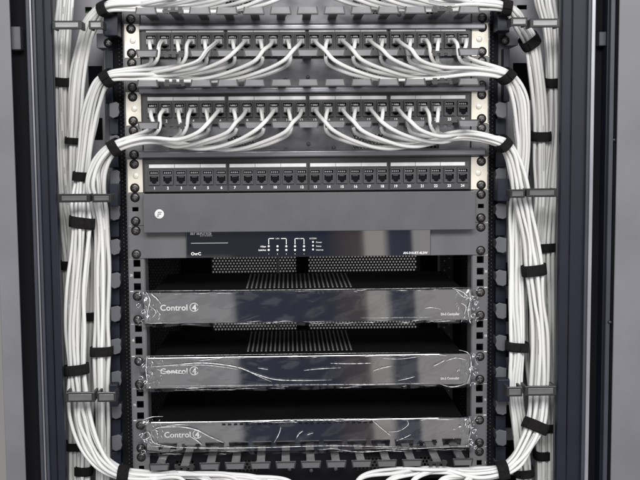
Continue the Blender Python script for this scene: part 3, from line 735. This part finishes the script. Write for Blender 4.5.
controller(12, 'lowest of the three film-wrapped black controllers, just above the bottom finger row', (146, 470, 433), vents=False, right_text=False, logo=(164, 201, 435), notches=True, seed=12, creases=[
    ([(152, 431), (160, 427.5), (180, 427), (196, 430), (210, 437), (224, 443)], .7), ([(166, 426), (178, 424.8), (188, 425.2)], .5), ([(189, 436), (196, 440), (202, 445)], .6), ([(152, 432), (151, 438), (156, 444), (175, 447)], .6),
    ([(146, 446), (200, 448), (260, 447.6), (330, 445.8), (400, 447)], .6), ([(150, 422), (220, 421.5), (300, 419.5), (370, 418.5)], .4), ([(274, 443), (279, 434), (281, 427)], .5), ([(296, 439), (299, 434), (303, 431)], .6), ([(307, 435), (311, 433.5), (313, 433)], .5),
    ([(372, 420), (381, 428), (391, 436)], .6), ([(396, 441), (404, 438), (411, 434.5)], .5), ([(388, 432), (399, 431), (408, 425), (407, 420)], .5), ([(330, 448), (360, 452), (400, 449.5), (470, 446)], .5),
    ([(420, 420.5), (430, 419), (450, 420)], .45), ([(469, 416), (471, 428), (469, 440)], .6), ([(141, 436), (147, 432), (150, 436), (144, 440), (141, 436)], .6), ([(143, 420), (152, 417), (163, 416.5)], .6)])

# ------------------------------------------------------------------ cables
def cat(pts, step=3.5):
    pts = [Vector(p) for p in pts]; out = []
    # centripetal Catmull-Rom
    for a in range(len(pts)-1):
        p1, p2 = pts[a], pts[a+1]
        p0 = pts[a-1] if a else p1*2-p2; p3 = pts[a+2] if a+2 < len(pts) else p2*2-p1
        t0 = 0; t1 = t0+max((p1-p0).length, 1e-3)**.5; t2 = t1+max((p2-p1).length, 1e-3)**.5; t3 = t2+max((p3-p2).length, 1e-3)**.5
        n = max(2, int((p2-p1).length/step))
        for k in range(n):
            t_ = t1+(t2-t1)*k/n
            A1 = p0*((t1-t_)/(t1-t0))+p1*((t_-t0)/(t1-t0)); A2 = p1*((t2-t_)/(t2-t1))+p2*((t_-t1)/(t2-t1)); A3 = p2*((t3-t_)/(t3-t2))+p3*((t_-t2)/(t3-t2))
            B1 = A1*((t2-t_)/(t2-t0))+A2*((t_-t0)/(t2-t0)); B2 = A2*((t3-t_)/(t3-t1))+A3*((t_-t1)/(t3-t1))
            out.append(B1*((t2-t_)/(t2-t1))+B2*((t_-t1)/(t2-t1)))
    out.append(pts[-1]); return out
RC = 2.65
def disc(n, seed):
    """n offsets in a unit disc, roughly even, relaxed"""
    r = random.Random(seed); P_ = []
    for k in range(n):
        a = k*2.39996+seed; q = math.sqrt((k+.5)/n); P_.append([q*math.cos(a), q*math.sin(a)])
    for _ in range(60):
        for i in range(n):
            fx = fy = 0
            for j in range(n):
                if i == j: continue
                dx_, dy_ = P_[i][0]-P_[j][0], P_[i][1]-P_[j][1]; d = math.hypot(dx_, dy_)+1e-6
                lim = 1.9/math.sqrt(n)
                if d < lim: fx += dx_/d*(lim-d)*.3; fy += dy_/d*(lim-d)*.3
            P_[i][0] += fx; P_[i][1] += fy
            q = math.hypot(*P_[i])
            if q > 1: P_[i][0] /= q; P_[i][1] /= q
    return P_
class Bundle:
    """centre line from measured points (px, py, Y mm, half-width px, half-depth mm)"""
    def __init__(s, pts):
        s.c = [Vector(W(p[0], p[1], p[2])) for p in pts]
        s.hw = [p[3]*(p[2]-CY)/F for p in pts]; s.hd = [p[4]*1.25 for p in pts]
        m = len(s.c); s.perp = []
        for i in range(m):
            T = s.c[min(i+1, m-1)]-s.c[max(i-1, 0)]; T.y = 0; T.normalize(); s.perp.append(Vector((T.z, 0, -T.x)))
    def path(s, a, b, wob, rnd, lo=0, hi=None):
        out = []
        for i in range(lo, len(s.c) if hi is None else hi):
            ja, jb = a+rnd.gauss(0, wob), b+rnd.gauss(0, wob)
            out.append(s.c[i]+s.perp[i]*(ja*max(s.hw[i]-RC, 0))+Vector((0, 1, 0))*(jb*max(s.hd[i]-RC, 0)))
        return out
    def strap(s, px, py, length, label, pad=1.0):
        p = Vector(W(px, py, 0)); best = None
        for i in range(len(s.c)-1):
            a, b = s.c[i], s.c[i+1]; A = Vector((a.x, 0, a.z)); B = Vector((b.x, 0, b.z))
            # compare in picture terms by projecting the measured point to the segment's own depth
            q = Vector(W(px, py, (a.y+b.y)/2)); q.y = 0
            u = max(0, min(1, (q-A).dot(B-A)/((B-A).length_squared+1e-9))); d = (A+(B-A)*u-q).length
            if best is None or d < best[0]: best = (d, i, u)
        _, i, u = best
        T = (s.c[i+1]-s.c[i]).normalized(); pr = s.perp[i].lerp(s.perp[i+1], u); cc = s.c[i].lerp(s.c[i+1], u)
        hw = s.hw[i]+(s.hw[i+1]-s.hw[i])*u+pad; hd = s.hd[i]+(s.hd[i+1]-s.hd[i])*u+pad
        pr = (pr-T*pr.dot(T)).normalized(); n = T.cross(pr)
        K = 40; v = []; f = []
        rnd = random.Random(px*7+py)
        tilt = rnd.uniform(-.1, .1)
        prof = [(-.5, -.5), (-.49, .35), (-.2, .6), (.2, .6), (.49, .35), (.5, -.5)]
        for k in range(K):
            a = 2*math.pi*k/K; ca, sa = math.cos(a), math.sin(a)
            sq = lambda q: math.copysign(abs(q)**.72, q)
            for l_, h in prof:
                wv = .25*math.sin(3*a+px)
                v.append(cc+T*(l_*length+tilt*hw*ca)+pr*(sq(ca)*(hw+h*1.2+wv))+n*(sq(sa)*(hd+h*1.2+wv)))
        m = len(prof)
        for k in range(K):
            for j in range(m): f.append((k*m+j, ((k+1) % K)*m+j, ((k+1) % K)*m+(j+1) % m, k*m+(j+1) % m))
        mb = MB().add(v, f, True)
        # loose overlapping tail of the strap
        k0 = rnd.uniform(-.5, .6); vv = []
        for k in range(9):
            a = -math.pi/2+k0+(k-4)*.09; ca, sa = math.cos(a), math.sin(a); sgn = -1 if n.y > 0 else 1
            for l_ in (-.46, .46):
                for h in (1.4, 2.5): vv.append(cc+T*(l_*length*(.97)+tilt*hw*ca)+pr*(math.copysign(abs(ca)**.72, ca)*(hw+h))+n*(math.copysign(abs(sa)**.72, sa)*(hd+h)*(-1 if n.y < 0 else 1)))
        ff = []
        for k in range(8):
            q = k*4; ff += [(q, q+4, q+5, q+1), (q+2, q+3, q+7, q+6), (q+1, q+5, q+7, q+3), (q, q+2, q+6, q+4)]
        ff += [(0, 1, 3, 2), (32, 34, 35, 33)]
        o = mb.build('cable_strap', M['velcro']); tag(o, label, 'cable strap', 'black hook-and-loop straps')
        tl = MB().add(vv, ff).build('strap_tail', M['velcro'], o)
        return o

# measured bundle lines; left side first -----------------------------------------------------------------------------
LA = Bundle([(66, -50, 22, 10, 14), (64.5, 0, 10, 10, 12), (62, 28, 8, 9.5, 12), (61.5, 80, 8, 8, 13), (62, 130, 22, 8.5, 13), (65, 190, 18, 10.5, 10), (70, 230, 16, 11, 9), (72.5, 265, 14, 11.5, 9), (75, 320, 14, 13, 9), (76, 390, 14, 12, 9), (77, 445, 16, 11, 9), (77, 530, 16, 11, 9)])
LB = Bundle([(134, 5, -45, 8.0, 11), (110, 7, -42, 6.5, 11), (99, 12, -34, 7.5, 10), (90.5, 24, -24, 8.5, 10), (84.5, 42, -12, 8.5, 9), (78.5, 75, 0, 8.5, 9), (75, 120, 8, 7.5, 10), (73, 160, 14, 7, 11), (74, 200, 18, 8, 11), (85, 245, 16, 11, 9), (88, 300, 14, 10, 9), (87, 350, 16, 10, 9), (86, 400, 18, 9, 10), (84.5, 460, 18, 7.5, 11), (84.5, 530, 18, 7.5, 11)])
LC = Bundle([(138, 74.5, -50, 8, 11), (111, 77, -48, 7, 11), (102, 83, -44, 8.5, 10), (95.5, 97, -36, 9.5, 9), (90, 120, -26, 10, 9), (86, 150, -17, 9.5, 9), (83, 180, -14, 9, 9), (82, 205, -24, 11, 8.5), (82, 222, -32, 11.5, 8), (80.5, 250, -32, 12, 8), (77.5, 290, -32, 13, 8), (76, 330, -32, 13, 8), (76.5, 369, -32, 11.5, 9), (79, 397, -34, 13, 8), (82, 420, -36, 14, 8), (91, 446, -40, 12.5, 8), (104, 464, -46, 9.5, 9), (122, 474, -52, 7, 11), (142, 476.5, -52, 7, 11)])
LD = Bundle([(146, 138, -52, 8, 11), (117, 146.5, -52, 7, 11), (107, 153, -50, 8.5, 10), (98, 167, -46, 10.5, 9), (95, 186, -42, 11.5, 8.5), (99, 205, -32, 10, 9), (102.5, 230, -20, 9, 9.5), (103, 270, -16, 9.5, 9.5), (102.5, 320, -16, 9.5, 9.5), (102, 351, -18, 10.5, 9), (102.5, 380, -18, 9, 9.5), (103, 410, -10, 8.5, 10), (103, 445, 2, 8, 10), (103, 530, 2, 8, 10)])
# right side ---------------------------------------------------------------------------------------------------------
RA = Bundle([(542, -50, 22, 12, 13), (545.5, 0, 10, 11.5, 12), (551, 28, 8, 9.5, 12), (553, 80, 8, 7.5, 13), (553, 130, 20, 7.5, 13), (549, 190, 18, 9.5, 10), (546, 247, 14, 11, 9), (546, 320, 12, 11.5, 9), (546, 390, 12, 11, 9), (546.5, 428, 14, 10, 9), (547, 530, 14, 10, 9)])
RB = Bundle([(476, 3.5, -45, 7.5, 11), (505, 8, -42, 6.5, 11), (514, 15, -36, 7.5, 10), (521, 26, -26, 8.5, 10), (530, 42, -16, 9, 9.5), (536, 75, -4, 9.5, 9), (540.5, 120, 6, 9.5, 9), (541, 160, 12, 9, 10), (540, 200, 16, 7.5, 11), (535, 260, 14, 11, 9), (532, 330, 14, 11, 9), (537, 400, 16, 10, 10), (541, 453, 20, 6.5, 12), (541, 530, 20, 6.5, 12)])
RCb = Bundle([(474, 69.5, -50, 8, 11), (504, 75, -48, 7, 11), (512, 83, -44, 8, 10), (518.5, 100, -36, 9.5, 9.5), (522, 125, -26, 9.5, 9.5), (523, 150, -18, 9, 9.5), (519.5, 180, -12, 9, 9.5), (515.5, 210, -10, 8.5, 10), (515, 250, -14, 9, 9.5), (516, 300, -20, 9.5, 9), (517, 346, -24, 10.5, 8.5), (515.5, 391, -22, 8.5, 10), (519, 425, -12, 9, 10), (523.5, 471, -2, 9.5, 9), (525, 530, -2, 9.5, 9)])
RD = Bundle([(466, 134.5, -52, 8, 11), (502, 143, -52, 7, 11), (511.5, 153, -48, 8.5, 10), (518, 172, -44, 11, 8.5), (521.5, 192, -42, 12, 8), (525, 210, -38, 11, 8.5), (531, 240, -34, 10.5, 9), (534, 270, -34, 11.5, 8), (538, 300, -32, 10.5, 8.5), (541, 335, -32, 11, 8.5), (541, 391, -32, 13.5, 8), (536.5, 424, -36, 12.5, 8.5), (527, 445, -42, 10.5, 9), (515.5, 461, -48, 9, 10), (502, 470, -52, 7.5, 11), (478, 475, -52, 7.5, 11)])
# plug geometry --------------------------------------------------------------------------------------------------------
def _plug(mb):
    mb.hexa([(-4.6, -21, -3.6), (4.6, -21, -3.6), (4.6, -21, 2.6), (-4.6, -21, 2.6)], [(-5.7, -12, -4.4), (5.7, -12, -4.4), (5.7, -12, 3.2), (-5.7, -12, 3.2)])
    mb.box(-5.7, 5.7, -12, -5, -4.4, 3.2)
def _latch(mb):
    mb.hexa([(-2.9, -20.5, 4.6), (2.9, -20.5, 4.6), (2.9, -20.5, 5.8), (-2.9, -20.5, 5.8)], [(-2.9, -8, 3.3), (2.9, -8, 3.3), (2.9, -8, 4.4), (-2.9, -8, 4.4)])
    mb.box(-1.2, 1.2, -17, -9.5, 5.6, 6.4)
def _wires(mb):
    for k in range(4): mb.box(-3.6+k*2, -2.4+k*2, -18, -6, -1.2, .6)
plug_me = proto(_plug, M['plug']); latch_me = proto(_latch, M['plug']); wires_me = proto(_wires, M['clipface'])
ORD = ['first', 'second', 'third', 'fourth', 'fifth', 'sixth', 'seventh', 'eighth', 'ninth', 'tenth', 'eleventh', 'twelfth', 'thirteenth', 'fourteenth', 'fifteenth', 'sixteenth', 'seventeenth', 'eighteenth', 'nineteenth', 'twentieth', 'twenty-first', 'twenty-second', 'twenty-third', 'twenty-fourth']
def order_offsets(n, seed):
    """offsets sorted so that the first cable lies on the upper/outer side of the horizontal run"""
    return sorted(disc(n, seed), key=lambda q: q[0])
def port_cables(bundle, ports, unit, direction, panelname, wob, seed, tail=None, plugs=True):
    """ports (0-based) leave unit's panel, pass the gap below it and join the bundle; direction -1 left, +1 right"""
    rnd = random.Random(seed); n = len(ports)
    offs = order_offsets(n, seed)
    # the perpendicular of the start section points up or down: make index 0 the top lane
    if bundle.perp[0].z > 0: offs = offs[::-1]
    ports_sorted = sorted(ports, key=lambda k: k if direction < 0 else -k)      # nearest the exit first = top lane
    X0 = bundle.c[0].x; out = []
    zf = ut(unit+1)-1.5                                                     # finger level
    for r, k in enumerate(ports_sorted):
        a, b = offs[r]
        x = PX[k]; z = ut(unit)-JZ; pair = k//2; xg = (PX[2*pair]+PX[2*pair+1])/2
        near = (X0-xg)*direction < 62
        diag = ((k % 2 == 1) if direction < 0 else (k % 2 == 0)) and not near
        lane = zf-15-14.5*(r/(n-1))+rnd.uniform(-1.2, 1.2)
        yl = -46+(-10 if diag else 8)+rnd.uniform(-4, 4)
        pts = [(x, -17, z-.5), (x, -24, z-.8)]
        if diag:
            pts += [(x+direction*.6+rnd.uniform(-.6, .6), -40, z-3), (xg-direction*(4+rnd.uniform(-1, 1)), -76, zf+9.5), (xg+direction*(2+rnd.uniform(-1, 1)), -91, zf+2.5), (xg+direction*(11+rnd.uniform(-1.5, 1.5)), -91, zf-7+rnd.uniform(-1.5, 1.5)), (xg+direction*40, -74, (zf-10)*.42+lane*.58)]
            xe = xg+direction*82
        else:
            pts += [(x+(xg-x)*.12, -33, z-1.2), (x+(xg-x)*rnd.uniform(.3, .45), -46, z-9), (x+(xg-x)*rnd.uniform(.42, .6), -47, zf), (xg+(x-xg)*.3+direction*3, -46, zf-9), (xg+direction*30, -45, (zf-12)*.4+lane*.6)]
            xe = xg+direction*70
        if near: pts[-1] = (xg+direction*12, -50, zf-15+rnd.uniform(-1, 2))
        st = bundle.path(a, b, wob, rnd, lo=1 if near else 0)
        if (X0-xe)*direction > 12: pts.append((xe, yl, lane-1.5))
        while pts and (pts[-1][0]-X0)*direction > -12 and len(pts) > 5: pts.pop()
        if (X0-pts[-1][0])*direction > 110:
            q0 = Vector(pts[-1]); q1 = st[0]; pts.append(tuple(q0.lerp(q1, .5)+Vector((0, rnd.uniform(-3, 3), rnd.uniform(-1.5, 1) - 1.5))))
        if plugs is False: pts = [(p[0], p[1], p[2]) for p in pts]
        full = pts+[tuple(p) for p in st]
        if tail: full += tail(r, n, rnd)
        mb = MB().tube(cat(full), RC, 9, uv=True)
        o = mb.build('network_cable', M['cable'])
        if plugs:
            if panelname: tag(o, 'white cable in the %s port from the left of the %s patch panel' % (ORD[k], panelname), 'cable', 'white network cables')
            w = Vector((x, 0, z))*.001
            p_ = link('plug', plug_me, o, w); link('latch', latch_me, p_, w); link('wires', wires_me, p_, w)
        else:
            tag(o, 'white cable dropping in from above into the %s end of the top bundle' % ('left' if direction < 0 else 'right'), 'cable', 'cables arriving from above on the %s' % ('left' if direction < 0 else 'right'))
        out.append(o)
    return out
def low_tail(direction):
    def fn(r, n, rnd):
        # run along the bottom manager and drop through its gaps
        zc = ut(13)-24; k = n-1-r if direction > 0 else r
        g = r
        pair = g if direction < 0 else 11-g
        pair = max(0, min(11, pair))
        return None
    return fn
def tail_bottom(side):
    # side 'left': cables travel to +X from x=-225; 'right': to -X from 222
    s = 1 if side == 'left' else -1
    x0 = -215 if s > 0 else 208
    def fn(r, n, rnd):
        j = n-1-r if s > 0 else r                     # nearest gap for the upper lanes
        j = r
        pair = min(5, j//2)
        xg = (PX[2*pair]+PX[2*pair+1])/2 if s > 0 else (PX[23-2*pair]+PX[22-2*pair])/2
        zl = ut(13)-13-rnd.uniform(0, 10)
        pts = []
        d = abs(xg-x0)
        if d > 55:
            m = max(1, int(d/70))
            for q in range(1, m+1):
                u = q/(m+.6); pts.append((x0+s*(d-26)*u, -55+rnd.uniform(-8, 8), zl+rnd.uniform(-1.5, 1.5)+4*math.sin(u*3)))
        pts += [(xg-s*10, -62+rnd.uniform(-3, 3), zl-5), (xg+s*2, -64, ut(14)-4), (xg+s*6, -52, ut(14)-26)]
        return pts
    return fn
# row above the frame, first panel, second panel
port_cables(LB, range(0, 12), -2, -1, '', .10, 21, plugs=False)
port_cables(RB, range(12, 24), -2, 1, '', .10, 22, plugs=False)
port_cables(LC, range(0, 12), 0, -1, 'first', .09, 31, tail=tail_bottom('left'))
port_cables(RCb, range(12, 24), 0, 1, 'first', .09, 32)
port_cables(LD, range(0, 12), 2, -1, 'second', .09, 41)
port_cables(RD, range(12, 22), 2, 1, 'second', .09, 42, tail=tail_bottom('right'))
for bnd, nm, n, seed in ((LA, 'left', 17, 51), (RA, 'right', 15, 52)):
    rnd = random.Random(seed)
    for a, b in disc(n, seed):
        o = MB().tube(cat(bnd.path(a, b, .08, rnd)), RC, 9, uv=True).build('network_cable', M['cable'])
        tag(o, 'white network cable running straight down at the back of the %s cable channel' % nm, 'cable', 'straight cables at the back of the %s channel' % nm)

# ------------------------------------------------------------------ straps
LA.strap(62, 80.5, 12, 'small black strap round the outermost left bundle, beside the first two patch panels')
LA.strap(64, 264, 12, 'small black strap peeking out at the far left beside the empty slot under the router')
LA.strap(71, 446, 11, 'small black strap low at the far left, beside the lowest controller')
LB.strap(107, 7, 13, 'black strap round the top left bundle where it leaves the top finger row')
LB.strap(73.5, 140, 9, 'short black strap in the left channel at the height of the second finger row')
LB.strap(84.5, 469, 13, 'black strap lowest in the left channel, near the bottom edge')
LB.strap(89, 315.5, 12, 'half-hidden black strap between two left bundles beside the topmost controller')
LC.strap(109.5, 77.5, 13, 'black strap round the left bundle leaving the first patch panel')
LC.strap(84, 176, 12, 'black strap partly covered by a bundle, left of the empty patch panel')
LC.strap(82, 222.5, 15, 'wide black strap across the left cables beside the plain blanking plate')
LC.strap(76.5, 369.5, 14, 'black strap on the outer left bundle beside the middle controller')
LC.strap(124, 474, 15, 'black strap at bottom left where cables turn into the bottom finger row')
LD.strap(116, 147, 12, 'black strap round the left bundle leaving the second patch panel')
LD.strap(102.5, 351, 13, 'black strap on the inner left bundle just above the middle controller')
RA.strap(553.5, 82, 13, 'small black strap on the outermost right bundle beside the second patch panel')
RA.strap(550.5, 247.5, 12, 'small black strap at the far right beside the router')
RA.strap(551, 426.5, 12, 'small black strap at the far right beside the lowest controller')
RB.strap(505, 8, 13, 'black strap round the top right bundle where it leaves the top finger row')
RB.strap(531, 40, 14, 'tilted black strap on the right bundle below the upper retaining arm')
RB.strap(541, 136, 13, 'black strap in the right channel beside the second finger row')
RB.strap(541, 453.5, 13, 'black strap low in the right channel behind the curving bundle')
RCb.strap(504.5, 76, 13, 'black strap round the right bundle leaving the first patch panel')
RCb.strap(517, 346, 13, 'black strap on the inner right bundle beside the middle controller')
RCb.strap(524, 472, 12, 'black strap lowest in the right channel, near the bottom edge')
RD.strap(502.5, 143.5, 12, 'black strap round the right bundle leaving the second patch panel')
RD.strap(530.5 if 0 else 534, 270, 15, 'wide black strap on the slanting right bundle beside the empty slot under the router')
RD.strap(535, 426, 15, 'wide tilted black strap on the right bundle where it starts curving to the bottom')
RD.strap(504, 471, 15, 'black strap at bottom right where cables turn into the bottom finger row')

t = thing('power_strip', 'dark upright power strip with tiny white marks, behind the right end of the empty slots', 'power strip', W(446, 470, 420))
a, b = W(440, 250, 420), W(453.5, 250, 420)
st = MB().box(a[0], b[0], 420, 450, -640, 60).build('housing', M['jackpl'], t, 1)
mk = MB()
for q in range(40):
    z = 40-q*17; mk.box(a[0]+7, a[0]+9, 419.4, 419.9, z, z+2.4); mk.box(a[0]+16, a[0]+17.5, 419.4, 419.9, z+5, z+6.5)
mk.build('printed_marks', M['label'], st)
# one thin cable hanging inside, behind the empty slot
o = MB().tube(cat([(-52, 560, 60), (-50, 562, -150), (-49, 560, -420), (-52, 565, -700)]), 2.2, 8, uv=True).build('power_lead', M['cable'])
tag(o, 'thin pale lead hanging behind the empty slot, seen against the perforated rear door', 'cable')
